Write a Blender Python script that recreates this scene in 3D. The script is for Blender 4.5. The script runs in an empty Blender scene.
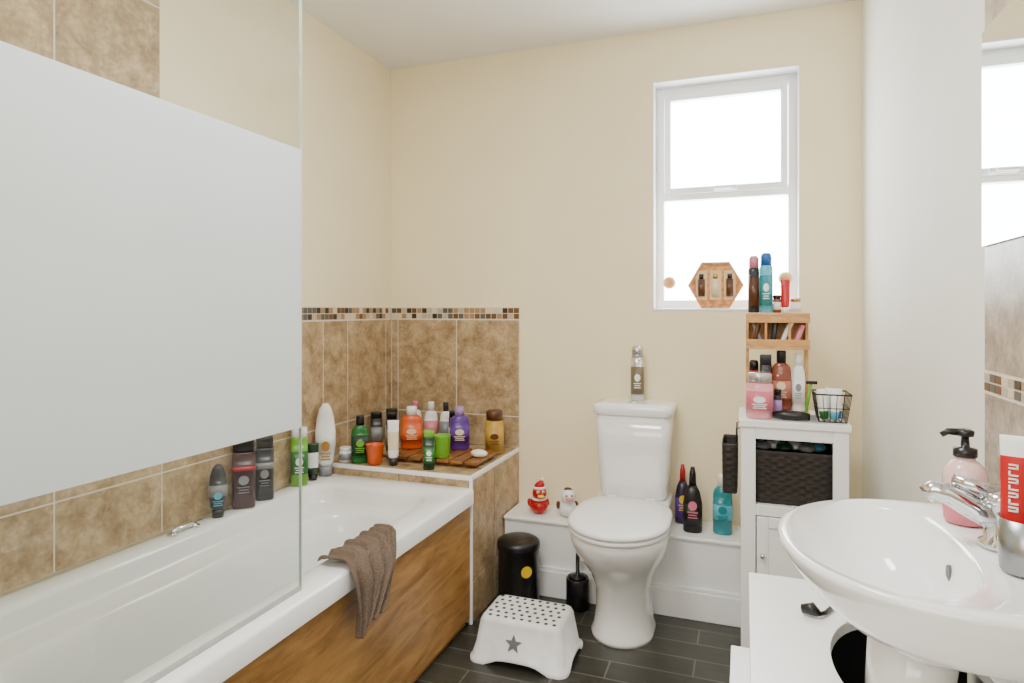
import bpy, math, random
from mathutils import Vector, Matrix
random.seed(7)
S = bpy.context.scene

# ------------------------------------------------------------------ materials
def lin(c):
    return tuple(((v/255)/12.92 if v/255 <= .04045 else ((v/255+.055)/1.055)**2.4) for v in c)
_M = {}
def mat(name, col, rough=.5, metal=0, var=.06, scale=25, bump=0, coat=0, trans=0, spec=.5, stretch=None):
    if name in _M: return _M[name]
    m = bpy.data.materials.new(name); m.use_nodes = True
    nt = m.node_tree; N = nt.nodes; L = nt.links
    p = N['Principled BSDF']
    c = lin(col)
    geo = N.new('ShaderNodeNewGeometry'); no = N.new('ShaderNodeTexNoise')
    no.inputs['Scale'].default_value = scale; no.inputs['Detail'].default_value = 5
    if stretch:
        mp = N.new('ShaderNodeMapping'); mp.inputs['Scale'].default_value = stretch
        L.new(geo.outputs['Position'], mp.inputs[0]); L.new(mp.outputs[0], no.inputs['Vector'])
    else:
        L.new(geo.outputs['Position'], no.inputs['Vector'])
    r = N.new('ShaderNodeValToRGB')
    r.color_ramp.elements[0].position = .3; r.color_ramp.elements[1].position = .7
    r.color_ramp.elements[0].color = (*[max(0, v*(1-var)) for v in c], 1)
    r.color_ramp.elements[1].color = (*[min(1, v*(1+var)) for v in c], 1)
    L.new(no.outputs[0], r.inputs[0]); L.new(r.outputs[0], p.inputs['Base Color'])
    p.inputs['Roughness'].default_value = rough; p.inputs['Metallic'].default_value = metal
    p.inputs['Coat Weight'].default_value = coat
    p.inputs['Transmission Weight'].default_value = trans
    p.inputs['Specular IOR Level'].default_value = spec
    if bump:
        b = N.new('ShaderNodeBump'); b.inputs['Strength'].default_value = bump; b.inputs['Distance'].default_value = .004
        L.new(no.outputs[0], b.inputs['Height']); L.new(b.outputs[0], p.inputs['Normal'])
    _M[name] = m
    return m

def stone_mat(name, c1, c2, c3, rough=.3):
    m = bpy.data.materials.new(name); m.use_nodes = True
    nt = m.node_tree; N = nt.nodes; L = nt.links; p = N['Principled BSDF']
    geo = N.new('ShaderNodeNewGeometry')
    n1 = N.new('ShaderNodeTexNoise'); n1.inputs['Scale'].default_value = 15; n1.inputs['Detail'].default_value = 12; n1.inputs['Roughness'].default_value = .74
    n1.inputs['Distortion'].default_value = .3
    n2 = N.new('ShaderNodeTexNoise'); n2.inputs['Scale'].default_value = 90; n2.inputs['Detail'].default_value = 6
    L.new(geo.outputs['Position'], n1.inputs['Vector']); L.new(geo.outputs['Position'], n2.inputs['Vector'])
    r = N.new('ShaderNodeValToRGB'); e = r.color_ramp.elements
    e[0].position = .36; e[0].color = (*lin(c1), 1); e[1].position = .63; e[1].color = (*lin(c3), 1)
    x = e.new(.49); x.color = (*lin(c2), 1)
    L.new(n1.outputs[0], r.inputs[0])
    mx = N.new('ShaderNodeMix'); mx.data_type = 'RGBA'; mx.blend_type = 'SOFT_LIGHT'; mx.inputs[0].default_value = .6
    L.new(r.outputs[0], mx.inputs[6]); L.new(n2.outputs[0], mx.inputs[7]); L.new(mx.outputs[2], p.inputs['Base Color'])
    p.inputs['Roughness'].default_value = rough
    return m

def wood_mat(name, c1, c2, stretch, rough=.4):
    m = bpy.data.materials.new(name); m.use_nodes = True
    nt = m.node_tree; N = nt.nodes; L = nt.links; p = N['Principled BSDF']
    geo = N.new('ShaderNodeNewGeometry'); mp = N.new('ShaderNodeMapping'); mp.inputs['Scale'].default_value = stretch
    L.new(geo.outputs['Position'], mp.inputs[0])
    n1 = N.new('ShaderNodeTexNoise'); n1.inputs['Scale'].default_value = 3.2; n1.inputs['Detail'].default_value = 8
    n1.inputs['Roughness'].default_value = .62; n1.inputs['Distortion'].default_value = .9
    L.new(mp.outputs[0], n1.inputs['Vector'])
    r = N.new('ShaderNodeValToRGB'); e = r.color_ramp.elements
    e[0].position = .34; e[0].color = (*lin(c1), 1); e[1].position = .66; e[1].color = (*lin(c2), 1)
    L.new(n1.outputs[0], r.inputs[0]); L.new(r.outputs[0], p.inputs['Base Color'])
    p.inputs['Roughness'].default_value = rough
    return m

def floor_mat():
    m = bpy.data.materials.new('floor_planks'); m.use_nodes = True
    nt = m.node_tree; N = nt.nodes; L = nt.links; p = N['Principled BSDF']
    geo = N.new('ShaderNodeNewGeometry')
    br = N.new('ShaderNodeTexBrick'); br.inputs['Scale'].default_value = 1
    br.inputs['Brick Width'].default_value = .42; br.inputs['Row Height'].default_value = .105
    br.inputs['Mortar Size'].default_value = .003; br.offset = .37
    br.inputs['Color1'].default_value = (*lin((62, 61, 53)), 1); br.inputs['Color2'].default_value = (*lin((44, 44, 38)), 1)
    br.inputs['Mortar'].default_value = (*lin((100, 97, 86)), 1)
    L.new(geo.outputs['Position'], br.inputs['Vector'])
    mp = N.new('ShaderNodeMapping'); mp.inputs['Scale'].default_value = (2, 22, 1)
    no = N.new('ShaderNodeTexNoise'); no.inputs['Scale'].default_value = 4; no.inputs['Detail'].default_value = 6
    L.new(geo.outputs['Position'], mp.inputs[0]); L.new(mp.outputs[0], no.inputs['Vector'])
    mx = N.new('ShaderNodeMix'); mx.data_type = 'RGBA'; mx.blend_type = 'OVERLAY'; mx.inputs[0].default_value = .55
    L.new(br.outputs['Color'], mx.inputs[6]); L.new(no.outputs[0], mx.inputs[7]); L.new(mx.outputs[2], p.inputs['Base Color'])
    p.inputs['Roughness'].default_value = .36
    return m

def glass_mat(name, tint=(1, 1, 1)):
    m = bpy.data.materials.new(name); m.use_nodes = True
    nt = m.node_tree; N = nt.nodes; L = nt.links
    N.remove(N['Principled BSDF']); out = N['Material Output']
    t = N.new('ShaderNodeBsdfTransparent'); t.inputs[0].default_value = (*tint, 1)
    g = N.new('ShaderNodeBsdfGlossy'); g.inputs['Roughness'].default_value = .02
    lw = N.new('ShaderNodeLayerWeight'); lw.inputs[0].default_value = .5
    pw = N.new('ShaderNodeMath'); pw.operation = 'POWER'; pw.inputs[1].default_value = 4; L.new(lw.outputs['Facing'], pw.inputs[0])
    ma = N.new('ShaderNodeMath'); ma.operation = 'MULTIPLY_ADD'; ma.inputs[1].default_value = .14; ma.inputs[2].default_value = .03; L.new(pw.outputs[0], ma.inputs[0])
    mx = N.new('ShaderNodeMixShader'); L.new(ma.outputs[0], mx.inputs[0]); L.new(t.outputs[0], mx.inputs[1]); L.new(g.outputs[0], mx.inputs[2])
    L.new(mx.outputs[0], out.inputs[0])
    return m

def frost_mat():
    m = bpy.data.materials.new('frosted_band'); m.use_nodes = True
    nt = m.node_tree; N = nt.nodes; L = nt.links
    N.remove(N['Principled BSDF']); out = N['Material Output']
    geo = N.new('ShaderNodeNewGeometry'); no = N.new('ShaderNodeTexNoise'); no.inputs['Scale'].default_value = 3
    L.new(geo.outputs['Position'], no.inputs['Vector'])
    r = N.new('ShaderNodeValToRGB'); r.color_ramp.elements[0].color = (.78, .84, .85, 1); r.color_ramp.elements[1].color = (.84, .89, .90, 1)
    L.new(no.outputs[0], r.inputs[0])
    d = N.new('ShaderNodeBsdfDiffuse'); t = N.new('ShaderNodeBsdfTranslucent')
    L.new(r.outputs[0], d.inputs[0]); L.new(r.outputs[0], t.inputs[0])
    mx = N.new('ShaderNodeMixShader'); mx.inputs[0].default_value = .3
    L.new(d.outputs[0], mx.inputs[1]); L.new(t.outputs[0], mx.inputs[2])
    tr = N.new('ShaderNodeBsdfTransparent'); m2 = N.new('ShaderNodeMixShader'); m2.inputs[0].default_value = .03
    L.new(mx.outputs[0], m2.inputs[1]); L.new(tr.outputs[0], m2.inputs[2]); L.new(m2.outputs[0], out.inputs[0])
    return m

CREAM = mat('cream_paint', (247, 233, 196), .85, var=.02, scale=4)
CREAM_LIT = mat('cream_paint_lit', (240, 237, 226), .7, var=.02, scale=4)  # cream wall made paler: glancing window light is put into the colour
CEIL = mat('ceiling_paint', (240, 238, 234), .9, var=.01, scale=4)
WHITE = mat('white_gloss', (248, 248, 247), .3, var=.01)
PLAST = mat('white_plastic', (244, 244, 244), .35, var=.01)
CERAM = mat('white_ceramic', (248, 248, 247), .08, var=.005, coat=.5)
ACRYL = mat('white_acrylic', (247, 248, 247), .12, var=.005, coat=.3)
TILE = stone_mat('beige_stone_tile', (140, 114, 82), (172, 146, 110), (200, 174, 136))
TILE2 = stone_mat('beige_stone_tile_grey', (134, 120, 104), (166, 152, 134), (196, 184, 168))
GROUT = mat('grout', (226, 216, 196), .9)
OAK = wood_mat('oak_panel', (132, 90, 42), (184, 138, 80), (14, 1.3, 7))
BAMB = wood_mat('bamboo', (104, 64, 28), (160, 108, 58), (3, 14, 9))
PINE = wood_mat('light_wood', (186, 130, 72), (216, 166, 104), (4, 10, 10))
CHROME = mat('chrome', (215, 218, 222), .08, 1, var=.01)
STEEL = mat('brushed_steel', (150, 153, 156), .3, 1, var=.05)
BLACK = mat('black_plastic', (14, 14, 16), .3, var=.1)
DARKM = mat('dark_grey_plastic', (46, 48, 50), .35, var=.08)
WICK = mat('dark_wicker', (34, 27, 22), .6, var=.3, scale=90, bump=.4)

def C(name, col, rough=.3, **k): return mat(name, col, rough, **k)
RED = C('red', (186, 14, 22)); ORANGE = C('orange', (216, 88, 22)); PURPLE = C('purple', (84, 44, 136))
LILAC = C('lilac', (172, 140, 200)); GREEN = C('green', (30, 106, 40)); LIME = C('lime_green', (112, 178, 40))
DGREEN = C('dark_green', (14, 56, 34)); TEAL = C('teal_liquid', (36, 136, 146), .12); BLUE = C('blue', (26, 92, 170))
AQUA = C('aqua', (90, 180, 204)); PINK = C('pink', (222, 122, 142)); PALEP = C('pale_pink_wax', (234, 158, 166))
MAROON = C('maroon', (66, 18, 32)); CHAR = C('charcoal', (40, 42, 48)); YELLOW = C('yellow', (236, 196, 24))
WAXY = C('yellow_wax', (190, 150, 58)); BROWN = C('brown', (86, 48, 26)); AMBER = C('amber_bottle', (132, 68, 50), .15)
LABEL = C('white_label', (240, 240, 238), .5); CREAML = C('cream_label', (228, 212, 174), .5)
GOLD = C('gold', (196, 150, 84), .25, metal=.8); DPURP = C('dark_purple', (34, 22, 50)); GREYL = C('grey_label', (136, 138, 142))

# ------------------------------------------------------------------ mesh builder
def se(cx, cy, rx, ry, z, n=2, N=32, rot=0):
    out = []
    for i in range(N):
        a = 2*math.pi*i/N; c, s = math.cos(a), math.sin(a)
        x = rx*math.copysign(abs(c)**(2/n), c); y = ry*math.copysign(abs(s)**(2/n), s)
        out.append((cx+x*math.cos(rot)-y*math.sin(rot), cy+x*math.sin(rot)+y*math.cos(rot), z))
    return out
def rr(x0, x1, y0, y1, r, z, n=6):
    out = []
    for (cx, cy, a0) in ((x1-r, y1-r, 0), (x0+r, y1-r, 90), (x0+r, y0+r, 180), (x1-r, y0+r, 270)):
        for i in range(n+1):
            a = math.radians(a0+90*i/n); out.append((cx+r*math.cos(a), cy+r*math.sin(a), z))
    return out

class B:
    def __init__(s): s.v = []; s.f = []; s.m = []; s.sm = []; s.mats = []
    def mi(s, m):
        if m not in s.mats: s.mats.append(m)
        return s.mats.index(m)
    def face(s, idx, m, sm=False): s.f.append(idx); s.m.append(s.mi(m)); s.sm.append(sm)
    def loft(s, rings, m, caps=(True, True), sm=True, closed=True):
        ms = m if isinstance(m, list) else [m]*(len(rings)-1)
        base = len(s.v); n = len(rings[0])
        for r in rings: s.v += [tuple(p) for p in r]
        for k in range(len(rings)-1):
            for i in range(n if closed else n-1):
                j = (i+1) % n
                s.face((base+k*n+i, base+k*n+j, base+(k+1)*n+j, base+(k+1)*n+i), ms[k], sm)
        if caps[0]: s.face(tuple(base+i for i in reversed(range(n))), ms[0])
        if caps[1]: s.face(tuple(base+(len(rings)-1)*n+i for i in range(n)), ms[-1])
        return s
    def box(s, x0, x1, y0, y1, z0, z1, m):
        b = len(s.v)
        s.v += [(x0,y0,z0),(x1,y0,z0),(x1,y1,z0),(x0,y1,z0),(x0,y0,z1),(x1,y0,z1),(x1,y1,z1),(x0,y1,z1)]
        for f in ((3,2,1,0),(4,5,6,7),(0,1,5,4),(1,2,6,5),(2,3,7,6),(3,0,4,7)): s.face(tuple(b+i for i in f), m)
        return s
    def lathe(s, prof, cx, cy, m, N=32, caps=(True, True)):
        return s.loft([se(cx, cy, r, r, z, 2, N) for r, z in prof], m, caps)
    def ell(s, c, r, m, n=16, N=24):
        rings = []
        for k in range(1, n):
            a = -math.pi/2+math.pi*k/n
            rings.append(se(c[0], c[1], r[0]*math.cos(a), r[1]*math.cos(a), c[2]+r[2]*math.sin(a), 2, N))
        return s.loft(rings, m)
    def tube(s, pts, r, m, N=10, caps=True):
        pts = [Vector(p) for p in pts]; rs = r if isinstance(r, list) else [r]*len(pts)
        rings = []; up = None
        for i, p in enumerate(pts):
            d = (pts[min(i+1, len(pts)-1)]-pts[max(i-1, 0)]).normalized()
            if up is None:
                up = Vector((0, 0, 1)) if abs(d.z) < .9 else Vector((1, 0, 0))
            a = d.cross(up).normalized(); b = a.cross(d).normalized(); up = b
            rings.append([tuple(p+a*rs[i]*math.cos(2*math.pi*k/N)+b*rs[i]*math.sin(2*math.pi*k/N)) for k in range(N)])
        return s.loft(rings, m, (caps, caps))
    def xform(s, M, start=0):
        for i in range(start, len(s.v)): s.v[i] = tuple(M @ Vector(s.v[i]))
        return s
    def obj(s, name, bevel=0, seg=2, sub=0, solid=0):
        vs = [Vector(v) for v in s.v]
        lo = Vector([min(v[i] for v in vs) for i in range(3)]); hi = Vector([max(v[i] for v in vs) for i in range(3)])
        c = (lo+hi)/2; c.z = lo.z
        me = bpy.data.meshes.new(name); me.from_pydata([tuple(v-c) for v in vs], [], s.f)
        for m in s.mats: me.materials.append(m)
        me.polygons.foreach_set('material_index', s.m); me.polygons.foreach_set('use_smooth', s.sm); me.update()
        import bmesh
        bm = bmesh.new(); bm.from_mesh(me); bmesh.ops.recalc_face_normals(bm, faces=bm.faces[:]); bm.to_mesh(me); bm.free()
        o = bpy.data.objects.new(name, me); S.collection.objects.link(o); o.location = c
        if solid:
            q = o.modifiers.new('solid', 'SOLIDIFY'); q.thickness = solid
        if bevel:
            q = o.modifiers.new('bevel', 'BEVEL'); q.width = bevel; q.segments = seg; q.limit_method = 'ANGLE'; q.angle_limit = math.radians(50)
        if sub:
            q = o.modifiers.new('sub', 'SUBSURF'); q.levels = sub; q.render_levels = sub
        return o

# ------------------------------------------------------------------ room dims
XL, XR, YB, YN, ZC = -1.615, .414, 2.70, -.6, 2.336
WX0, WX1, WZ0, WZ1 = -.36, .20, 1.165, 2.12
TEND = 1.368
B().box(XL-.1, XR+.1, YN-.1, YB+.15, -.08, 0, floor_mat()).obj('floor')
B().box(XL-.1, XR+.1, YN-.1, YB+.15, ZC, ZC+.1, CEIL).obj('ceiling')
B().box(XL-.1, XL, YN-.1, YB+.15, 0, ZC, CREAM).obj('wall_left')
B().box(XR, XR+.1, YN-.1, YB+.15, 0, ZC, CREAM_LIT).obj('wall_right')
b = B()
b.box(XL, WX0, YB, YB+.15, 0, ZC, CREAM); b.box(WX1, XR, YB, YB+.15, 0, ZC, CREAM)
b.box(WX0, WX1, YB, YB+.15, 0, WZ0, CREAM); b.box(WX0, WX1, YB, YB+.15, WZ1, ZC, CREAM)
b.obj('wall_back')
B().box(XL, XR, YN-.1, YN, 0, ZC, CREAM).obj('wall_front')
B().box(XL, -.93, .33, .45, 0, ZC, CREAM).obj('wall_nib')

# ------------------------------------------------------------------ window
b = B(); y0, y1 = YB+.085, YB+.135
def frame(b, x0, x1, z0, z1, w, y0, y1, m):
    b.box(x0, x0+w, y0, y1, z0, z1, m); b.box(x1-w, x1, y0, y1, z0, z1, m)
    b.box(x0+w, x1-w, y0, y1, z0, z0+w, m); b.box(x0+w, x1-w, y0, y1, z1-w, z1, m)
frame(b, WX0+.001, WX1-.001, WZ0+.012, WZ1-.001, .034, y0, y1, WHITE)
b.box(WX0+.034, WX1-.034, y0, y1, 1.635, 1.672, WHITE)
frame(b, WX0+.038, WX1-.038, 1.66, WZ1-.038, .026, y0-.014, y0+.02, WHITE)
b.box(-.12, -.03, y0-.030, y0-.014, 1.664, 1.684, WHITE); b.box(-.12, -.05, y0-.045, y0-.030, 1.668, 1.680, WHITE)
g = glass_mat('window_glass')
b.box(WX0+.06, WX1-.06, y0+.02, y0+.026, 1.68, WZ1-.06, g)
b.box(WX0+.03, WX1-.03, y0+.02, y0+.026, WZ0+.04, 1.64, g)
b.obj('window_1', bevel=.003)
B().box(WX0+.001, WX1-.001, YB-.004, YB+.15, WZ0, WZ0+.011, WHITE).obj('trim_window_sill', bevel=.003)
b = B(); b.box(WX0, WX0+.003, YB-.001, YB+.085, WZ0+.012, WZ1, WHITE); b.box(WX1-.003, WX1, YB-.001, YB+.085, WZ0+.012, WZ1, WHITE)
b.box(WX0+.003, WX1-.003, YB-.001, YB+.085, WZ1-.003, WZ1, WHITE)
b.obj('trim_window_reveal')

# ------------------------------------------------------------------ wall tiling
G = .0048
def cells(lo, hi, joints):
    js = [lo]+[j for j in sorted(joints) if lo+.01 < j < hi-.01]+[hi]
    return list(zip(js[:-1], js[1:]))
YJ = [1.09+.31*k for k in range(-6, 6)]; ZJ = [.255, .69, 1.125, 1.18, 1.615, 2.05]
MOS = [C('mosaic_a', (106, 72, 44)), C('mosaic_b', (222, 206, 174)), C('mosaic_c', (56, 42, 34)), C('mosaic_d', (164, 132, 94)), C('mosaic_e', (192, 176, 152)), C('mosaic_f', (92, 88, 82))]
def tilewall(b, axis, plane, sgn, us, zs, tm=TILE):
    for (u0, u1) in us:
        for (z0, z1) in zs:
            a0, a1 = sorted((plane+sgn*.004, plane+sgn*.009))
            if axis == 'x': b.box(a0, a1, u0+G/2, u1-G/2, z0+G/2, z1-G/2, tm)
            else: b.box(u0+G/2, u1-G/2, a0, a1, z0+G/2, z1-G/2, tm)
def backing(b, axis, plane, sgn, u0, u1, z0, z1):
    a0, a1 = sorted((plane+sgn*.0005, plane+sgn*.0083))
    if axis == 'x': b.box(a0, a1, u0, u1, z0, z1, GROUT)
    else: b.box(u0, u1, a0, a1, z0, z1, GROUT)
def mosaic(b, axis, plane, sgn, u0, u1, z0, z1, rows=2):
    n = max(1, round((u1-u0)/.0272)); du = (u1-u0)/n; dz = (z1-z0)/rows
    a0, a1 = sorted((plane+sgn*.006, plane+sgn*.0095))
    for i in range(n):
        for r in range(rows):
            m = random.choice(MOS); U0 = u0+i*du+.0015; U1 = u0+(i+1)*du-.0015; Z0 = z0+r*dz+.0015; Z1 = z0+(r+1)*dz-.0015
            if axis == 'x': b.box(a0, a1, U0, U1, Z0, Z1, m)
            else: b.box(U0, U1, a0, a1, Z0, Z1, m)
b = B()
backing(b, 'x', XL, 1, .451, YB-.001, .5605, 1.183)
backing(b, 'x', XL, 1, .451, 2.16, .515, .5605)
backing(b, 'x', XL, 1, .451, 1.394, 1.183, ZC-.001)
tilewall(b, 'x', XL, 1, cells(.451, 2.16, YJ), cells(.515, 1.125, ZJ))
tilewall(b, 'x', XL, 1, cells(2.16, YB-.01, YJ), cells(.5605, 1.125, ZJ))
tilewall(b, 'x', XL, 1, cells(.451, 1.394, YJ), cells(1.183, ZC-.001, ZJ))
mosaic(b, 'x', XL, 1, .451, YB-.01, 1.128, 1.18)
b.obj('wall_tiles')
b = B(); XJ = [-.95-.31*k for k in range(0, 3)]
backing(b, 'y', YB, -1, XL+.01, -.95, .555, 1.183)
tilewall(b, 'y', YB, -1, cells(XL+.01, -.95, XJ), cells(.555, 1.125, ZJ))
mosaic(b, 'y', YB, -1, XL+.01, -.95, 1.128, 1.18)
b.obj('wall_tiles')
b = B()
backing(b, 'x', XR, -1, YN+.01, TEND, 0, ZC-.001)
tilewall(b, 'x', XR, -1, cells(YN+.01, TEND, YJ), cells(.001, 1.02, [.15, .585]), TILE2)
tilewall(b, 'x', XR, -1, cells(YN+.01, TEND, YJ), cells(1.058, ZC-.001, [1.493, 1.92]), TILE2)
mosaic(b, 'x', XR, -1, YN+.01, TEND, 1.022, 1.056)
b.obj('wall_tiles')

# ------------------------------------------------------------------ tiled ledge at bath end
LX1, LY0, LZ = -.95, 2.163, .55
b = B()
b.box(XL+.001, LX1-.010, LY0+.010, YB-.001, 0, LZ-.010, GROUT)
for (u0, u1) in cells(LY0+.008, YB-.001, [2.40]):
    for (z0, z1) in cells(0, LZ-.012, [.16]):
        b.box(LX1-.012, LX1-.003, u0+G/2, u1-G/2, z0+G/2, z1-G/2, TILE)
for (u0, u1) in cells(XL+.002, LX1-.012, XJ):
    b.box(u0+G/2, u1-G/2, LY0+.002, LY0+.011, .30, LZ-.012, TILE)
    for (v0, v1) in cells(LY0+.012, YB-.001, [2.40]):
        b.box(u0+G/2, u1-G/2, v0+G/2, v1-G/2, LZ-.011, LZ-.001, TILE)
b.box(LX1-.014, LX1, LY0, YB-.001, LZ-.016, LZ, WHITE); b.box(XL+.002, LX1-.014, LY0, LY0+.014, LZ-.016, LZ, WHITE)
b.box(LX1-.012, LX1, LY0, LY0+.012, 0, LZ-.016, WHITE)
b.obj('tiled_ledge', bevel=.002)

# ------------------------------------------------------------------ bath
b = B(); Y0, Y1 = .452, 2.161; xo = -.938; xw = XL+.010
R = [rr(xw, xo, Y0, Y1, .012, .455, 9), rr(xw, xo, Y0, Y1, .012, .500, 9), rr(xw+.004, xo-.004, Y0+.004, Y1-.004, .012, .509, 9),
     rr(xw+.012, xo-.012, Y0+.012, Y1-.012, .012, .512, 9),
     rr(-1.545, -1.030, .56, 2.045, .11, .511, 9), rr(-1.536, -1.039, .569, 2.036, .105, .506, 9), rr(-1.530, -1.045, .578, 2.028, .10, .492, 9),
     rr(-1.526, -1.050, .585, 2.022, .10, .455, 9), rr(-1.518, -1.058, .60, 2.014, .11, .438, 9), rr(-1.475, -1.095, .70, 1.990, .17, .430, 9), rr(-1.465, -1.102, .72, 1.985, .18, .420, 9),
     rr(-1.452, -1.115, .78, 1.965, .165, .33, 9), rr(-1.438, -1.13, .84, 1.940, .15, .22, 9),
     rr(-1.42, -1.15, .88, 1.920, .13, .165, 9), rr(-1.38, -1.19, .93, 1.88, .09, .142, 9)]
b.loft(R, ACRYL, (False, True))
b.lathe([(.0, .1425), (.03, .143), (.034, .146), (.030, .148)], -1.288, 1.78, CHROME, caps=(False, True))
b.obj('bathtub')
b = B(); b.tube([(-1.565, 1.40, .513), (-1.565, 1.402, .520), (-1.565, 1.412, .525), (-1.565, 1.468, .525), (-1.565, 1.478, .520), (-1.565, 1.48, .513)], .008, CHROME)
b.lathe([(.014, .5125), (.014, .518)], -1.565, 1.40, CHROME); b.lathe([(.014, .5125), (.014, .518)], -1.565, 1.48, CHROME)
b.obj('bath_grip_handle')
b = B(); b.box(-.972, -.955, .452, 2.158, .03, .454, OAK); b.box(-.985, -.972, .452, 2.158, 0, .03, OAK)
b.obj('bath_panel', bevel=.002)

# shower screen
b = B(); sx0, sx1 = -.982, -.975; sg = glass_mat('screen_glass', (.965, .985, .98))
EDG = mat('polished_glass_edge', (186, 200, 192), .15)
b.box(sx0, sx1, .47, 1.229, .517, .893, sg)
b.box(sx0, sx1, .47, 1.229, 1.542, 1.93, sg)
b.box(sx0, sx1, .47, 1.229, .893, 1.542, frost_mat())
b.box(sx0, sx1, 1.229, 1.231, .517, 1.93, EDG)
b.box(sx0-.008, sx1+.008, .453, .475, .514, 1.93, CHROME)
b.box(sx0-.001, sx1+.001, .475, 1.229, .5125, .520, mat('clear_seal', (170, 176, 172), .3))
b.obj('shower_screen')

# ------------------------------------------------------------------ low boxing + skirting
BZ, BY = .295, 2.50
B().box(-.949, XR-.001, BY, YB-.001, 0, BZ, WHITE).box(-.949, XR-.001, BY-.012, YB-.001, BZ, BZ+.014, WHITE).obj('pipe_boxing_shelf', bevel=.004)
b = B(); b.box(-.948, XR-.002, BY-.016, BY-.001, 0, .105, WHITE); b.box(-.948, XR-.002, BY-.010, BY-.001, .105, .12, WHITE); b.obj('baseboard_back', bevel=.003)
B().box(XR-.016, XR-.001, 1.48, BY-.018, 0, .12, WHITE).obj('baseboard_right', bevel=.003)
BZ += .014

# ------------------------------------------------------------------ toilet
TX = -.418
def egg(cx, yf, yb, hw, z, N=40, split=.45):
    ym = yf+(yb-yf)*split; out = []
    for i in range(N):
        a = 2*math.pi*i/N; c, s = math.cos(a), math.sin(a)
        if s < 0: x = hw*c; y = ym+(ym-yf)*s
        else:
            n = 3.5; x = hw*math.copysign(abs(c)**(2/n), c); y = ym+(yb-ym)*abs(s)**(2/n)
        out.append((cx+x, y, z))
    return out
b = B()
b.loft([egg(TX, 2.185, 2.468, .112, 0), egg(TX, 2.185, 2.468, .112, .012), egg(TX, 2.195, 2.468, .104, .03), egg(TX, 2.205, 2.468, .096, .10),
        egg(TX, 2.195, 2.468, .096, .17), egg(TX, 2.165, 2.468, .112, .23), egg(TX, 2.12, 2.468, .138, .28), egg(TX, 2.075, 2.468, .160, .325),
        egg(TX, 2.05, 2.468, .168, .365), egg(TX, 2.045, 2.468, .170, .39), egg(TX, 2.05, 2.465, .165, .398)], CERAM)
b.loft([rr(TX-.10, TX+.10, 2.42, 2.675, .03, .325), rr(TX-.14, TX+.14, 2.41, 2.685, .03, .37), rr(TX-.142, TX+.142, 2.41, 2.69, .03, .42)], CERAM)
b.loft([egg(TX, 2.040, 2.475, .169, .399), egg(TX, 2.035, 2.478, .174, .404), egg(TX, 2.035, 2.478, .174, .412), egg(TX, 2.040, 2.475, .170, .416)], PLAST)
b.loft([egg(TX, 2.036, 2.482, .172, .418), egg(TX, 2.031, 2.485, .177, .423), egg(TX, 2.031, 2.485, .177, .431), egg(TX, 2.042, 2.480, .168, .438),
        egg(TX, 2.08, 2.46, .14, .442), egg(TX, 2.16, 2.42, .08, .444)], PLAST)
for sx in (-.075, .075): b.tube([(TX+sx-.02, 2.492, .43), (TX+sx+.02, 2.492, .43)], .011, PLAST)
def cr(hw, yf, yb, z, r=.035): return rr(TX-hw, TX+hw, yf, yb, r, z)
b.loft([cr(.120, 2.535, 2.690, .415), cr(.130, 2.525, 2.692, .432), cr(.136, 2.520, 2.694, .50), cr(.143, 2.512, 2.695, .64), cr(.148, 2.508, 2.695, .750)], CERAM)
b.loft([cr(.150, 2.504, 2.696, .751), cr(.157, 2.498, 2.697, .757), cr(.158, 2.497, 2.697, .782), cr(.154, 2.502, 2.696, .793), cr(.12, 2.53, 2.68, .798)], CERAM)
b.lathe([(.022, .798), (.022, .803), (.018, .805)], TX+.0, 2.56, CHROME)
b.obj('toilet')

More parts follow.
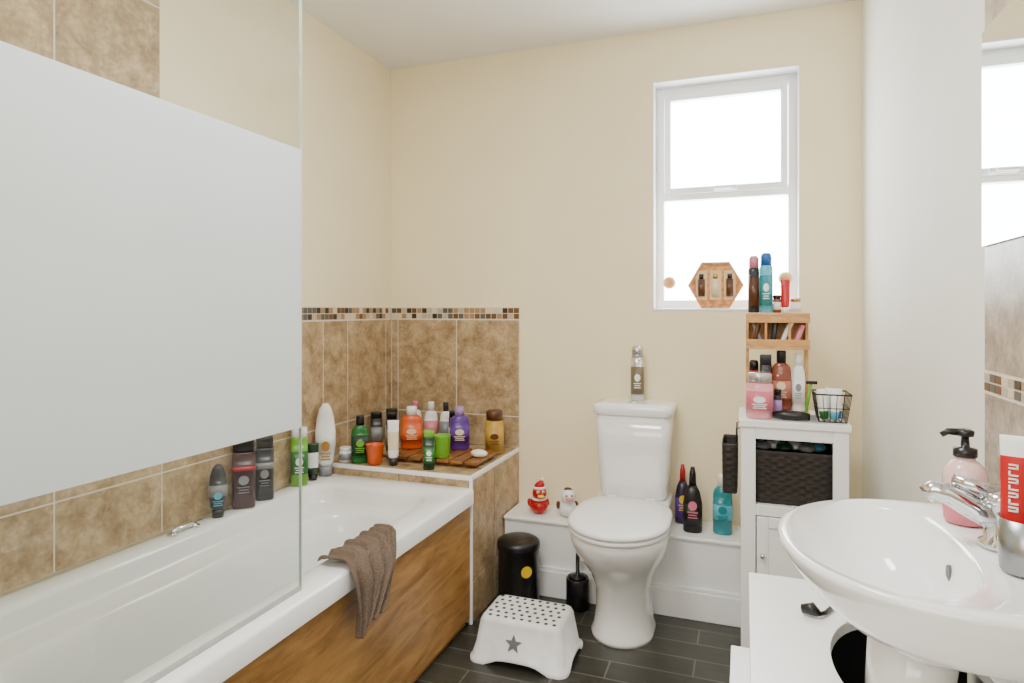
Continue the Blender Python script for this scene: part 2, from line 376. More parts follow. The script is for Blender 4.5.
# ------------------------------------------------------------------ bottles library
def bottle(name, x, y, z, h, rx, ry, body, cap, label=None, rot=None, style='shampoo', lab=(.16, .58), n=2.4, art=None):
    rot = math.atan2(-x, y) if rot is None else rot
    b = B(); ms = []; rings = []
    def add(f, k, kk=None, m=None, nn=n):
        rings.append(se(0, 0, rx*k, ry*(kk if kk else k), h*f, nn, 28)); ms.append(m or body)
    if style == 'shampoo':
        add(0, .88); add(.015, .97); add(.04, 1)
        if label:
            add(lab[0], 1); add(lab[0], 1.025, m=label); add(lab[1], 1.025, m=label); add(lab[1], 1)
        add(.66, .98); add(.73, .88); add(.78, .66, .75); add(.80, .42, .62)
        b.loft(rings, ms[1:]); rc = max(rx*.48, .011)
        b.loft([se(0, 0, rc, rc*.9, h*.80, 2, 24), se(0, 0, rc, rc*.9, h*.97, 2, 24), se(0, 0, rc*.9, rc*.8, h, 2, 24)], cap)
    elif style == 'block':
        add(0, .9, nn=4); add(.01, 1, nn=4)
        if label:
            add(lab[0], 1, nn=4); add(lab[0], 1.02, m=label, nn=4); add(lab[1], 1.02, m=label, nn=4); add(lab[1], 1, nn=4)
        add(.80, 1, nn=4); add(.83, .96, nn=4)
        b.loft(rings, ms[1:])
        b.loft([se(0, 0, rx*.93, ry*.93, h*.832, 4, 28), se(0, 0, rx*.93, ry*.93, h*.985, 4, 28), se(0, 0, rx*.88, ry*.88, h, 4, 28)], cap)
    elif style == 'tube':
        b.loft([se(0, 0, rx*.75, ry*.9, 0, 2, 28), se(0, 0, rx*.8, ry*.95, .16*h, 2, 28)], cap)
        ks = [(.165, .8, .95), (.2, .95, 1), (.3, 1, .95)]
        for f, k, kk in ks: rings.append(se(0, 0, rx*k, ry*kk, h*f, 2, 28)); ms.append(body)
        rings.append(se(0, 0, rx*1.0, ry*.92, h*.34, 2, 28)); ms.append(body)
        rings.append(se(0, 0, rx*1.03, ry*.60, h*.75, 2, 28)); ms.append(label or body)
        rings.append(se(0, 0, rx*1.06, ry*.22, h*.96, 2, 28)); ms.append(body)
        rings.append(se(0, 0, rx*1.08, ry*.10, h*1.0, 2, 28)); ms.append(body)
        b.loft(rings, ms[1:])
    elif style == 'can':
        add(0, .93, nn=2); add(.02, 1, nn=2); add(.12, 1, nn=2)
        add(.12, 1.02, m=label or body, nn=2); add(.62, 1.02, m=label or body, nn=2); add(.62, 1, nn=2); add(.76, 1, nn=2); add(.79, .88, nn=2)
        b.loft(rings, ms[1:])
        b.loft([se(0, 0, rx*.86, rx*.86, h*.792, 2, 28), se(0, 0, rx*.84, rx*.84, h*.95, 2, 28), se(0, 0, rx*.6, rx*.6, h, 2, 28)], cap)
    elif style == 'jar':
        add(0, .9, nn=2); add(.03, 1, nn=2); add(.18, 1, nn=2); add(.18, 1.015, m=label or body, nn=2); add(.6, 1.015, m=label or body, nn=2)
        add(.6, 1, nn=2); add(.72, 1, nn=2); add(.78, .84, nn=2)
        b.loft(rings, ms[1:])
        b.loft([se(0, 0, rx*.9, rx*.9, h*.78, 2, 28), se(0, 0, rx*.92, rx*.92, h*.96, 2, 28), se(0, 0, rx*.8, rx*.8, h, 2, 28)], cap)
    elif style == 'inverted':
        b.loft([se(0, 0, rx*.62, ry*.8, 0, 2.5, 28), se(0, 0, rx*.66, ry*.85, h*.14, 2.5, 28)], cap)
        for f, k, kk, m in ((.145, .6, .8, body), (.2, .82, .95, body), (.4, 1, 1, body), (.4, 1.02, 1.03, label or body), (.62, 1.02, 1.03, label or body), (.62, 1, 1, body), (.8, .86, .9, body), (.93, .6, .7, body), (1, .28, .4, body)):
            rings.append(se(0, 0, rx*k, ry*kk, h*f, 2.2, 28)); ms.append(m)
        b.loft(rings, ms[1:])
    elif style == 'trigger':
        add(0, .9); add(.02, 1); add(.45, 1); add(.62, .75); add(.72, .42)
        b.loft(rings, ms[1:]); b.loft([se(0, 0, rx*1.01, ry*1.03, h*.1, n, 28), se(0, 0, rx*1.01, ry*1.03, h*.44, n, 28)], label or body)
        b.loft([se(0, 0, rx*.4, ry*.5, h*.72, 2, 24), se(0, 0, rx*.34, ry*.45, h*.9, 2, 24), se(0, 0, rx*.2, ry*.3, h, 2, 24)], cap)
    if art:
        yf = -ry*1.04-.0006
        b.loft([[(rx*.45*math.cos(k*math.pi/8), yf+dy, h*.42+h*.07*math.sin(k*math.pi/8)) for k in range(16)] for dy in (.004, -.0004)], art, sm=False)
        for q, wq in ((.31, .55), (.27, .42), (.23, .5)): b.box(-rx*wq, rx*wq, yf-.0003, yf+.004, h*q, h*(q+.015), art)
    b.xform(Matrix.Translation((x, y, z+.0008)) @ Matrix.Rotation(rot, 4, 'Z'))
    return b.obj(name)

RZ = .5125
bottle('shower_gel_bottle', -1.570, 1.575, RZ, .165, .027, .020, CHAR, BLACK, GREYL, style='inverted', art=AQUA)
bottle('shower_gel_bottle', -1.565, 1.680, RZ, .222, .036, .021, MAROON, BLACK, RED, style='block', lab=(.56, .62), art=GREYL)
bottle('shower_gel_bottle', -1.565, 1.778, RZ, .215, .030, .021, CHAR, BLACK, GREYL, style='block', lab=(.5, .6), art=GREYL)
bottle('shampoo_bottle', -1.568, 1.965, RZ, .215, .030, .020, LIME, WHITE, GREEN, style='block', lab=(.2, .6), art=LABEL)
bottle('cream_tube', -1.568, 2.045, RZ, .14, .020, .015, DGREEN, BLACK, LABEL, style='tube')
bottle('conditioner_bottle', -1.562, 2.115, RZ, .285, .038, .024, LABEL, GREYL, LABEL, style='inverted', art=GOLD)
LT = LZ
bottle('cream_pot', -1.53, 2.205, LT, .06, .026, .026, LABEL, WHITE, GREYL, style='jar')
bottle('shampoo_bottle', -1.468, 2.215, LT, .19, .034, .022, GREEN, BLACK, DGREEN, art=LIME)
b = B(); b.lathe([(.024, 0), (.028, .004), (.036, .078), (.038, .08), (.035, .078), (.026, .006), (.0, .005)], 0, 0, ORANGE, caps=(True, False)); b.xform(Matrix.Translation((-1.395, 2.21, LT+.0008))); b.obj('orange_cup')
bottle('body_wash_bottle', -1.570, 2.50, LT, .155, .026, .02, CHAR, BLACK, GREYL, style='block')
bottle('body_wash_bottle', -1.508, 2.53, LT, .17, .028, .02, GREYL, BLACK, LABEL, style='block', art=CHAR)
bottle('body_wash_bottle', -1.455, 2.44, LT, .17, .024, .018, DARKM, BLACK, GREYL, style='block', art=LABEL)
bottle('cream_tube', -1.318, 2.222, LT, .178, .021, .017, LABEL, DARKM, CREAML, style='tube')
bottle('baby_shampoo_bottle', -1.345, 2.42, LT+.026, .178, .046, .026, ORANGE, WHITE, ORANGE, lab=(.2, .42), art=CREAML)
bottle('lotion_bottle', -1.425, 2.60, LT, .20, .028, .02, LABEL, PINK, LILAC)
bottle('lotion_bottle', -1.345, 2.60, LT, .20, .03, .02, LABEL, WHITE, PINK)
bottle('lotion_bottle', -1.275, 2.61, LT, .20, .026, .02, LABEL, DARKM, GREYL)
bottle('hair_gel_bottle', -1.215, 2.57, LT, .17, .024, .018, BROWN, BLACK, CREAML, style='block')
bottle('bubble_bath_bottle', -1.142, 2.47, LT+.026, .180, .042, .026, PURPLE, LILAC, PURPLE, lab=(.25, .45), art=CREAML)
bottle('shampoo_bottle', -1.155, 2.215, LT, .150, .022, .016, DGREEN, LIME, GREEN, style='block', art=LABEL)
b = B(); b.lathe([(.030, 0), (.033, .004), (.036, .085), (.038, .088), (.034, .087), (.028, .006), (0, .005)], 0, 0, LIME, caps=(True, False)); b.xform(Matrix.Translation((-1.148, 2.31, LT+.027))); b.obj('green_tub')
bottle('candle_jar', -1.018, 2.56, LT, .185, .040, .040, WAXY, BROWN, WAXY, style='jar', art=BROWN)
b = B()
for i in range(7): b.box(-1.40+i*.062, -1.40+i*.062+.052, 2.27, 2.51, LT+.014, LT+.0255, BAMB)
for yy in (2.295, 2.38, 2.465): b.box(-1.39, -.99, yy, yy+.02, LT+.0008, LT+.014, BAMB)
b.obj('bamboo_duckboard', bevel=.002)
b = B(); b.ell((-1.005, 2.36, LT+.042), (.035, .025, .016), C('cream_soap', (240, 232, 214), .4)); b.obj('soap_bar')

# washcloth over bath rim
b = B(); prof = [(-1.035, .508), (-1.02, .517), (-.99, .519), (-.96, .520), (-.942, .519), (-.930, .508), (-.924, .485), (-.922, .45), (-.920, .42), (-.919, .39), (-.918, .36), (-.918, .345)]
nu = 44; rings = []
for k, (px, pz) in enumerate(prof):
    f = k/(len(prof)-1); row = []
    w0 = 1.36; w1 = 1.64-.20*max(0, f-.25)/.75
    for i in range(nu+1):
        u = i/nu; yy = w0+(w1-w0)*u
        fold = .011*math.sin(u*24+f*3)+.006*math.sin(u*51+f*7)
        if k >= 6: row.append((px+.014+fold, yy+.006*math.sin(f*9+u*5), pz+(.045*u-.01*math.sin(u*9))*(f-.5)*1.6))
        else: row.append((px, yy+.004*math.sin(k*2+u*9), pz+.008+abs(fold)*1.1))
    rings.append(row)
b.loft(rings, mat('taupe_terry', (106, 90, 76), .95, var=.35, scale=260, bump=.8), (False, False), closed=False)
b.obj('washcloth', sub=1, solid=.005)

# ------------------------------------------------------------------ floor objects
b = B(); bx, by = -.838, 2.365
b.lathe([(.080, 0), (.084, .006), (.084, .022), (.081, .026), (.081, .232), (.085, .236), (.085, .252), (.083, .262), (.07, .270), (.045, .275), (0.004, .277)], bx, by, BLACK, N=48)
d = Vector((-bx, -by, 0)).normalized()
b.box(bx-.02, bx+.02, by-.105, by-.078, .006, .014, BLACK)
a = math.atan2(d.y, d.x)+math.radians(22)
s = len(b.v); b.loft([[(.0, .022*math.cos(t*math.pi/12), .022*math.sin(t*math.pi/12)) for t in range(24)], [(.002, .022*math.cos(t*math.pi/12), .022*math.sin(t*math.pi/12)) for t in range(24)]], YELLOW, sm=False)
b.xform(Matrix.Translation((bx+math.cos(a)*.081, by+math.sin(a)*.081, .165)) @ Matrix.Rotation(a, 4, 'Z'), s)
b.obj('pedal_bin')
b = B(); b.lathe([(.040, 0), (.045, .004), (.045, .115), (.041, .122), (.041, .120)], 0, 0, BLACK); b.lathe([(.036, .12), (.03, .128), (.008, .132), (.007, .27), (.011, .275), (.011, .30), (.006, .304)], 0, 0, BLACK)
b.xform(Matrix.Translation((-.616, 2.432, 0.0005))); b.obj('toilet_brush')

# step stool
b = B(); sx0_, sx1_, sy0, sy1 = -.868, -.528, 1.935, 2.190
base = rr(sx0_, sx1_, sy0, sy1, .035, 0, 8)
def arch(p):
    ux = (p[0]-sx0_)/(sx1_-sx0_); uy = (p[1]-sy0)/(sy1-sy0)
    lx = max(0, 1-((ux-.5)/.30)**4) if (uy < .08 or uy > .92) else 0
    ly = max(0, 1-((uy-.5)/.27)**4) if (ux < .06 or ux > .94) else 0
    return (p[0], p[1], .024*max(lx, ly))
def dens(ring, k=6):
    out = []
    for i, p in enumerate(ring):
        q = ring[(i+1) % len(ring)]; m = k if (Vector(p)-Vector(q)).length > .05 else 1
        for j in range(m*2 if m > 1 else 1):
            f = j/(m*2 if m > 1 else 1); out.append(tuple(Vector(p).lerp(Vector(q), f)))
    return out
stl = C('stool_white', (240, 240, 240), .4)
R0 = [arch(p) for p in dens(base)]
def ring_like(x0, x1, y0, y1, z):
    out = []
    for p in dens(base):
        ux = (p[0]-sx0_)/(sx1_-sx0_); uy = (p[1]-sy0)/(sy1-sy0); out.append((x0+(x1-x0)*ux, y0+(y1-y0)*uy, z))
    return out
R1 = [(p[0], p[1], p[2]+.012) for p in R0]
def sh(R, dx, dz):
    cx, cy = (sx0_+sx1_)/2, (sy0+sy1)/2
    return [(cx+(p[0]-cx)*(1-dx/.175), cy+(p[1]-cy)*(1-dx/.128), p[2]+dz) for p in R]
b.loft([R0, R1, sh(R1, .010, .0), ring_like(-.840, -.556, 1.965, 2.162, .125), ring_like(-.834, -.562, 1.970, 2.157, .137), ring_like(-.824, -.572, 1.980, 2.147, .142), ring_like(-.79, -.60, 2.0, 2.13, .142)], stl, (False, True))
dk = C('stool_dots', (60, 62, 66), .6)
for i in range(9):
    for j in range(6):
        xx = -.816+i*.028+(.0 if j % 2 else .010); yy = 1.990+j*.029
        b.lathe([(.0065, .1418), (.0065, .1430)], xx, yy, dk, N=12)
f0 = Vector((0, 1.9462, .04)); f1 = Vector((0, 1.965, .125)); nn = (f1-f0).normalized()
cz = f0.lerp(f1, .42); outn = Vector((0, -nn.z, nn.y))
st = [Vector((-.710, 0, 0))+cz+outn*.0025+Vector((1, 0, 0))*((.030 if k % 2 == 0 else .013)*math.sin(k*math.pi/5))+nn*((.030 if k % 2 == 0 else .013)*math.cos(k*math.pi/5)) for k in range(10)]
b.loft([[tuple(p+outn*-.004) for p in st], [tuple(p) for p in st]], C('stool_star', (118, 118, 120), .5), sm=False)
b.obj('step_stool')

# ------------------------------------------------------------------ ducks etc on boxing
def duck(name, x, y, z, body, beak, patch=None, sc=1.0, ang=0, hat=None, trim=None):
    b = B(); b.ell((0, 0, .034), (.040, .052, .034), body); b.ell((0, .045, .052), (.014, .022, .016), body)
    b.ell((0, -.018, .088), (.030, .030, .030), body); b.ell((0, -.052, .083), (.015, .018, .006), beak)
    for s in (-1, 1):
        b.ell((s*.011, -.044, .097), (.006, .005, .007), LABEL); b.ell((s*.011, -.049, .097), (.003, .002, .004), BLACK)
        b.ell((s*.037, .008, .042), (.010, .028, .017), patch or body)
    if patch: b.ell((0, -.012, .112), (.018, .018, .010), patch)
    if hat:
        b.loft([se(0, -.014, .028, .028, .106, 2, 24), se(0, -.014, .029, .029, .113, 2, 24), se(0, -.014, .026, .026, .117, 2, 24)], trim)
        b.loft([se(0, -.014, .024, .024, .116, 2, 24), se(.004, -.012, .016, .016, .130, 2, 24), se(.012, -.008, .006, .006, .140, 2, 24)], hat)
        b.ell((.014, -.007, .142), (.008, .008, .008), trim)
        b.loft([se(0, -.014, .029, .029, .060, 2, 24), se(0, -.014, .034, .036, .065, 2, 24), se(0, -.014, .029, .029, .070, 2, 24)], trim)
    b.xform(Matrix.Translation((x, y, z)) @ Matrix.Rotation(ang, 4, 'Z') @ Matrix.Scale(sc, 4)); return b.obj(name)
duck('santa_rubber_duck', -.822, 2.575, BZ+.0005, RED, YELLOW, None, 1.0, .5, RED, LABEL)
duck('toy_duck', -.695, 2.575, BZ+.0005, LABEL, PINK, BROWN, 1.0, .4)
bottle('cleaner_bottle', -.236, 2.655, BZ, .235, .030, .024, DPURP, RED, PURPLE, style='trigger', art=YELLOW)
bottle('toilet_cleaner_bottle', -.190, 2.56, BZ, .250, .036, .024, BLACK, BLACK, BLACK, style='trigger', art=PINK)
bottle('mouthwash_bottle', -.080, 2.58, BZ, .225, .036, .027, TEAL, WHITE, AQUA, lab=(.25, .5), art=TEAL)
bottle('air_freshener_can', -.415, 2.635, .7985, .222, .027, .027, C('can_silver', (214, 214, 212), .2, metal=.85), C('can_cap', (190, 190, 190), .2, metal=.8), C('can_label', (120, 108, 86), .3, metal=.3), style='can', art=LABEL)

# ------------------------------------------------------------------ storage cabinet
b = B(); cx0, cx1, cy0, cy1, CZ = -.012, .303, 2.20, 2.482, .812
b.box(cx0-.006, cx1+.006, cy0-.008, cy1, CZ-.022, CZ, WHITE)
b.box(cx0, cx0+.016, cy0+.014, cy1, 0, CZ-.022, WHITE); b.box(cx1-.016, cx1, cy0+.014, cy1, 0, CZ-.022, WHITE)
b.box(cx0+.016, cx1-.016, cy1-.008, cy1, .06, CZ-.022, WHITE)
b.box(cx0, cx0+.045, cy0, cy0+.014, 0, CZ-.022, WHITE); b.box(cx1-.045, cx1, cy0, cy0+.014, 0, CZ-.022, WHITE)
b.box(cx0+.045, cx1-.045, cy0, cy0+.014, CZ-.060, CZ-.022, WHITE)
b.box(cx0+.016, cx1-.016, cy0+.014, cy1-.008, .520, .538, WHITE); b.box(cx0+.045, cx1-.045, cy0, cy0+.014, .505, .540, WHITE)
b.box(cx0+.016, cx1-.016, cy0+.014, cy1-.008, .07, .085, WHITE); b.box(cx0+.045, cx1-.045, cy0, cy0+.014, .05, .085, WHITE)
frame(b, cx0+.048, cx1-.048, .088, .502, .035, cy0-.002, cy0+.012, WHITE); b.box(cx0+.08, cx1-.08, cy0+.004, cy0+.010, .12, .47, WHITE)
b.ell((cx0+.066, cy0-.012, .38), (.009, .010, .009), CHROME)
b.obj('storage_cabinet', bevel=.0025)
def basket(name, x0, x1, y0, y1, z0, z1):
    b = B(); rows = 14; rings = []
    def rg(z):
        base = rr(x0, x1, y0, y1, .014, z, 3); pts = []
        for i, p in enumerate(base):
            q = base[(i+1) % len(base)]; L = (Vector(p)-Vector(q)).length; m = max(1, int(L/.007))
            for j in range(m): pts.append(Vector(p).lerp(Vector(q), j/m))
        return pts
    cx, cy = (x0+x1)/2, (y0+y1)/2
    for r in range(rows+1):
        for (dz, o) in ((0, -.0015), (.35, .0015), (.7, .0015)):
            if r == rows and dz > 0: break
            pts = rg(z0+(z1-z0)*(r+dz)/rows); ring = []
            for i, p in enumerate(pts):
                k = .92+.08*((r+dz)/rows); am = o*(1 if ((i//3+r) % 2) else -.5)
                dd = Vector((p.x-cx, p.y-cy, 0)).normalized()
                ring.append((cx+(p.x-cx)*k+dd.x*am, cy+(p.y-cy)*k+dd.y*am, p.z))
            rings.append(ring)
    inner = [[(cx+(p[0]-cx)*f, cy+(p[1]-cy)*f, zz) for p in rings[-1]] for f, zz in ((1.02, z1+.006), (.95, z1+.006), (.93, z1-.004), (.86, z0+.01))]
    b.loft(rings+inner, WICK, (True, True)); return b.obj(name)
basket('wicker_basket', cx0+.030, cx1-.030, cy0+.022, cy1-.02, .5385, .705)
b = B(); random.seed(3)
for i in range(6): b.ell((cx0+.07+i*.034, cy0+.13+.03*(i % 2), .708), (.028, .04, .014), [GREYL, LABEL, DGREEN, LABEL, GREYL, AQUA][i])
b.obj('folded_cloths')
basket('hanging_basket', -.072, -.022, 2.24, 2.42, .555, .715)
b = B()
for yy in (2.27, 2.39): b.tube([(-.026, yy, .722), (-.026, yy, .770), (-.016, yy, .772)], .0025, BLACK, N=8)
b.obj('basket_hooks')

b = B(); ox0, ox1, oy0, oy1 = .004, .205, 2.335, 2.462; z0 = CZ+.0005
for zz in (z0, 1.035, 1.148): b.box(ox0, ox1, oy0, oy1, zz, zz+.010, PINE)
for xx in (ox0, ox1-.01): b.box(xx, xx+.01, oy0+.06, oy1, z0+.01, 1.148, PINE)
b.box(ox0+.01, ox1-.01, oy1-.008, oy1, 1.045, 1.148, PINE)
b.box(ox0+.01, ox1-.01, oy1-.008, oy1, z0+.01, z0+.06, PINE)
b.box(ox0+.06, ox0+.068, oy0+.005, oy1-.008, 1.045, 1.148, PINE); b.box(ox0+.135, ox0+.143, oy0+.005, oy1-.008, 1.045, 1.148, PINE)
b.box(ox0, ox1, oy0, oy0+.008, 1.045, 1.068, PINE); b.box(ox0, ox1, oy0, oy0+.006, 1.125, 1.148, PINE)
b.tube([(.120, 2.36, 1.057), (.150, 2.37, 1.13)], .009, LABEL); b.tube([(.162, 2.36, 1.056), (.185, 2.375, 1.115)], .009, PINK)
b.tube([(.03, 2.37, 1.055), (.045, 2.37, 1.12)], .008, BROWN); b.tube([(.055, 2.37, 1.055), (.03, 2.38, 1.12)], .007, GREYL); b.tube([(.09, 2.37, 1.055), (.10, 2.37, 1.125)], .009, DARKM)
b.obj('wooden_organiser', bevel=.0015)
OZ = 1.158
bottle('hairspray_can', .030, 2.40, OZ, .200, .019, .019, CHAR, PINK, BROWN, style='can')
bottle('deodorant_can', .070, 2.385, OZ, .208, .021, .021, AQUA, BLUE, TEAL, style='can', art=LABEL)
bottle('nail_polish_bottle', .105, 2.40, OZ, .062, .014, .014, AMBER, BLACK, LABEL, style='jar')
bottle('toothpaste_tube', .132, 2.40, OZ, .115, .014, .012, RED, WHITE, RED, style='tube')
bottle('cream_jar', .165, 2.41, OZ, .05, .018, .014, LABEL, GOLD, None, style='jar')
L2 = CZ+.0108
bottle('serum_bottle', .03, 2.385, L2, .17, .018, .018, RED, BLACK, BROWN, style='can')
bottle('perfume_bottle', .068, 2.37, L2, .190, .02, .017, BLACK, DARKM, CHAR, style='block')
bottle('body_mist_bottle', .118, 2.375, L2, .205, .032, .022, AMBER, BLACK, C('dusty_pink', (186, 112, 96)), lab=(.2, .5), art=CREAML)
bottle('lotion_bottle', .172, 2.375, L2, .195, .020, .017, LABEL, WHITE, LABEL, art=GREYL)
bottle('candle_jar', .046, 2.262, CZ, .150, .042, .042, PALEP, C('candle_lid', (196, 190, 186), .2, metal=.6), C('pink_label', (218, 110, 130)), style='jar', art=LABEL)
bottle('nail_oil_bottle', .104, 2.31, CZ, .09, .013, .013, DPURP, BLACK, LILAC, style='jar')
b = B(); b.tube([(.085, 2.235, CZ+.016), (.12, 2.232, CZ+.017), (.16, 2.228, CZ+.017), (.195, 2.225, CZ+.015)], [.010, .0155, .0155, .011], BLACK, N=14)
b.box(.195, .212, 2.213, 2.237, CZ+.006, CZ+.022, STEEL); b.obj('hair_trimmer')
b = B(); wx0, wx1, wy0, wy1, wz0, wz1 = .222, .300, 2.225, 2.325, CZ+.003, CZ+.09
def loop(e, z, r):
    p = [(wx0-e, wy0-e, z), (wx1+e, wy0-e, z), (wx1+e, wy1+e, z), (wx0-e, wy1+e, z), (wx0-e, wy0-e, z)]
    for i in range(4): b.tube([p[i], p[i+1]], r, BLACK, N=6)
loop(0, wz0, .0018); loop(.006, (wz0+wz1)/2, .0015); loop(.012, wz1, .0028)
for i in range(6):
    f = i/5
    for (a_, c_) in (((wx0+(wx1-wx0)*f, wy0), (wx0-.012+(wx1-wx0+.024)*f, wy0-.012)), ((wx0+(wx1-wx0)*f, wy1), (wx0-.012+(wx1-wx0+.024)*f, wy1+.012)),
                   ((wx0, wy0+(wy1-wy0)*f), (wx0-.012, wy0-.012+(wy1-wy0+.024)*f)), ((wx1, wy0+(wy1-wy0)*f), (wx1+.012, wy0-.012+(wy1-wy0+.024)*f))):
        b.tube([(*a_, wz0), (*c_, wz1)], .0013, BLACK, N=6)
    b.tube([(wx0+(wx1-wx0)*f, wy0, wz0), (wx0+(wx1-wx0)*f, wy1, wz0)], .0013, BLACK, N=6)
b.obj('wire_basket')
b = B()
for (x, y, w, m, m2, tl) in ((.240, 2.262, .014, LABEL, GREEN, -.1), (.266, 2.255, .014, LABEL, AQUA, .08), (.252, 2.295, .015, LABEL, LABEL, .1), (.282, 2.285, .012, LABEL, BLUE, .0)):
    s = len(b.v); b.loft([se(0, 0, w*.8, .012, 0, 2, 20), se(0, 0, w, .012, .02, 2, 20), se(0, 0, w, .011, .025, 2, 20), se(0, 0, w*1.02, .002, .095, 2, 20)], [m2, m2, m])
    b.xform(Matrix.Translation((x, y, CZ+.008)) @ Matrix.Rotation(tl, 4, 'Y'), s)
b.obj('cosmetic_tubes')
b = B(); b.tube([(.186, 2.29, CZ+.004), (.196, 2.292, CZ+.07), (.204, 2.292, CZ+.118)], .005, LIME); b.box(.188, .222, 2.285, 2.297, CZ+.114, CZ+.124, BLACK); b.obj('razor')

# ------------------------------------------------------------------ window sill decorations
b = B(); hc = (-.112, 1.176+.094); R_ = .109
def hexr(k, y): return [(hc[0]+R_*k*math.cos(math.radians(60*i)), y, hc[1]+R_*k*math.sin(math.radians(60*i))) for i in range(6)]
OR_ = mat('kraft_orange', (214, 150, 88), .6, var=.4, scale=60)
b.loft([hexr(1, 2.765), hexr(1, 2.715), hexr(.9, 2.715), hexr(.9, 2.722)], OR_, sm=False)
for dx in (-.055, .0, .055):
    b.box(hc[0]+dx-.022, hc[0]+dx+.022, 2.717, 2.7215, hc[1]-.060, hc[1]+.060, C('kraft_pale', (232, 200, 150), .6))
    b.loft([se(hc[0]+dx, 2.714, .014, .008, hc[1]+z_, 2, 18) for z_ in (-.045, .025)], [BROWN if dx else CREAML])
    b.loft([se(hc[0]+dx, 2.714, .009, .006, hc[1]+z_, 2, 18) for z_ in (.026, .046)], [BLACK if dx else GOLD])
b.obj('hexagonal_gift_box')
for nm, x, z in (('wooden_tieback_knob', -.300, 1.285), ('wooden_tieback_knob', .152, 1.296)):
    b = B(); b.ell((x, 2.765, z), (.026, .022, .026), PINE); b.tube([(x, 2.783, z), (x, 2.800, z)], .008, PINE, N=12); b.obj(nm)

# ------------------------------------------------------------------ vanity unit
b = B(); vx0, vx1, vy0, vy1, VZ = .008, XR-.012, .45, 1.47, .60
hx, hy, hrx, hry = .245, 1.15, .112, .185
angs = sorted([2*math.pi*i/64 for i in range(64)]+[math.atan2(y-hy, x-hx) % (2*math.pi) for x in (vx0, vx1) for y in (vy0, vy1)])
def rect(a, z):
    c, s = math.cos(a), math.sin(a); t = 1e9
    if c > 1e-9: t = min(t, (vx1-hx)/c)
    if c < -1e-9: t = min(t, (vx0-hx)/c)
    if s > 1e-9: t = min(t, (vy1-hy)/s)
    if s < -1e-9: t = min(t, (vy0-hy)/s)
    return (hx+c*t, hy+s*t, z)
o1 = [rect(a, VZ) for a in angs]; o0 = [rect(a, VZ-.02) for a in angs]
i1 = []
for a in angs:
    c, s = math.cos(a), math.sin(a); t = 1/math.sqrt((c/hrx)**2+(s/hry)**2); i1.append((hx+c*t, hy+s*t, VZ))
i0 = [(p[0], p[1], VZ-.02) for p in i1]
b.loft([i0, o0, o1, i1, i0], WHITE, (False, False), sm=False)
b.box(vx0+.004, vx0+.020, vy0, vy1-.002, .0, VZ-.0205, WHITE); b.box(vx0+.020, vx1, vy1-.018, vy1-.002, 0, VZ-.0205, WHITE); b.box(vx0+.020, vx1, vy0, vy0+.016, 0, VZ-.0205, WHITE)
b.box(vx0-.034, vx0+.003, .47, 1.36, .27, .490, WHITE); b.box(vx0-.012, vx0+.003, .47, 1.45, .03, .255, WHITE)
# dark sheets inside paint in the shade seen through the hole
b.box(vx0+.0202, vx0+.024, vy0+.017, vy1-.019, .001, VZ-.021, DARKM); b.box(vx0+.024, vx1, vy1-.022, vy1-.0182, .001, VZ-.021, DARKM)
b.obj('vanity_unit', bevel=.0015)

# ------------------------------------------------------------------ wash basin
def bs(cx, cy, rl, rr_, ry, z, nl=2.1, nr=4, N=72):
    out = []
    for i in range(N):
        a = 2*math.pi*i/N; c, s = math.cos(a), math.sin(a)
        n = nl+(nr-nl)*max(0, c)**.5 if c > 0 else nl
        rx = rr_ if c > 0 else rl
        out.append((cx+rx*math.copysign(abs(c)**(2/n), c), cy+ry*math.copysign(abs(s)**(2/n), s), z))
    return out
BC = 1.012; wr = XR-.0105; ZB = .845
b = B()
rings = [bs(.24, 1.07, .050, .060, .070, ZB-.160, 2, 2), bs(.245, 1.06, .070, .09, .088, ZB-.145, 2.1, 2.6), bs(.252, 1.035, .108, wr-.252, .122, ZB-.118), bs(.255, BC, .148, wr-.255, .166, ZB-.086),
         bs(.255, BC, .178, wr-.255, .194, ZB-.055), bs(.255, BC, .199, wr-.255, .214, ZB-.026), bs(.255, BC, .209, wr-.255, .224, ZB-.009), bs(.255, BC, .208, wr-.257, .223, ZB-.001),
         bs(.255, BC, .198, wr-.262, .214, ZB+.002),
         bs(.180, BC, .120, .100, .190, ZB, 2.1, 2.4), bs(.180, BC, .115, .095, .185, ZB-.005, 2.1, 2.4), bs(.182, BC, .107, .088, .172, ZB-.035, 2.1, 2.4), bs(.19, BC, .090, .073, .145, ZB-.072, 2, 2.2),
         bs(.20, BC, .070, .055, .105, ZB-.100, 2, 2), bs(.21, BC, .03, .03, .04, ZB-.110, 2, 2)]
b.loft(rings, CERAM, (True, True))
b.lathe([(.020, ZB-.1095), (.020, ZB-.107), (.014, ZB-.106)], .21, BC, CHROME)
b.loft([[(x, BC+.03+.009*math.cos(k*math.pi/10), ZB-.046+.012*math.sin(k*math.pi/10)) for k in range(20)] for x in (.280, .2655)], mat('overflow_ring', (90, 90, 90), .5))
b.loft([se(.225, 1.085, .062, .085, .001, 2.3, 32), se(.225, 1.085, .055, .076, .1, 2.3, 32), se(.225, 1.085, .053, .074, .60, 2.3, 32), se(.232, 1.075, .056, .078, ZB-.14, 2.3, 32)], CERAM)
b.obj('wash_basin')
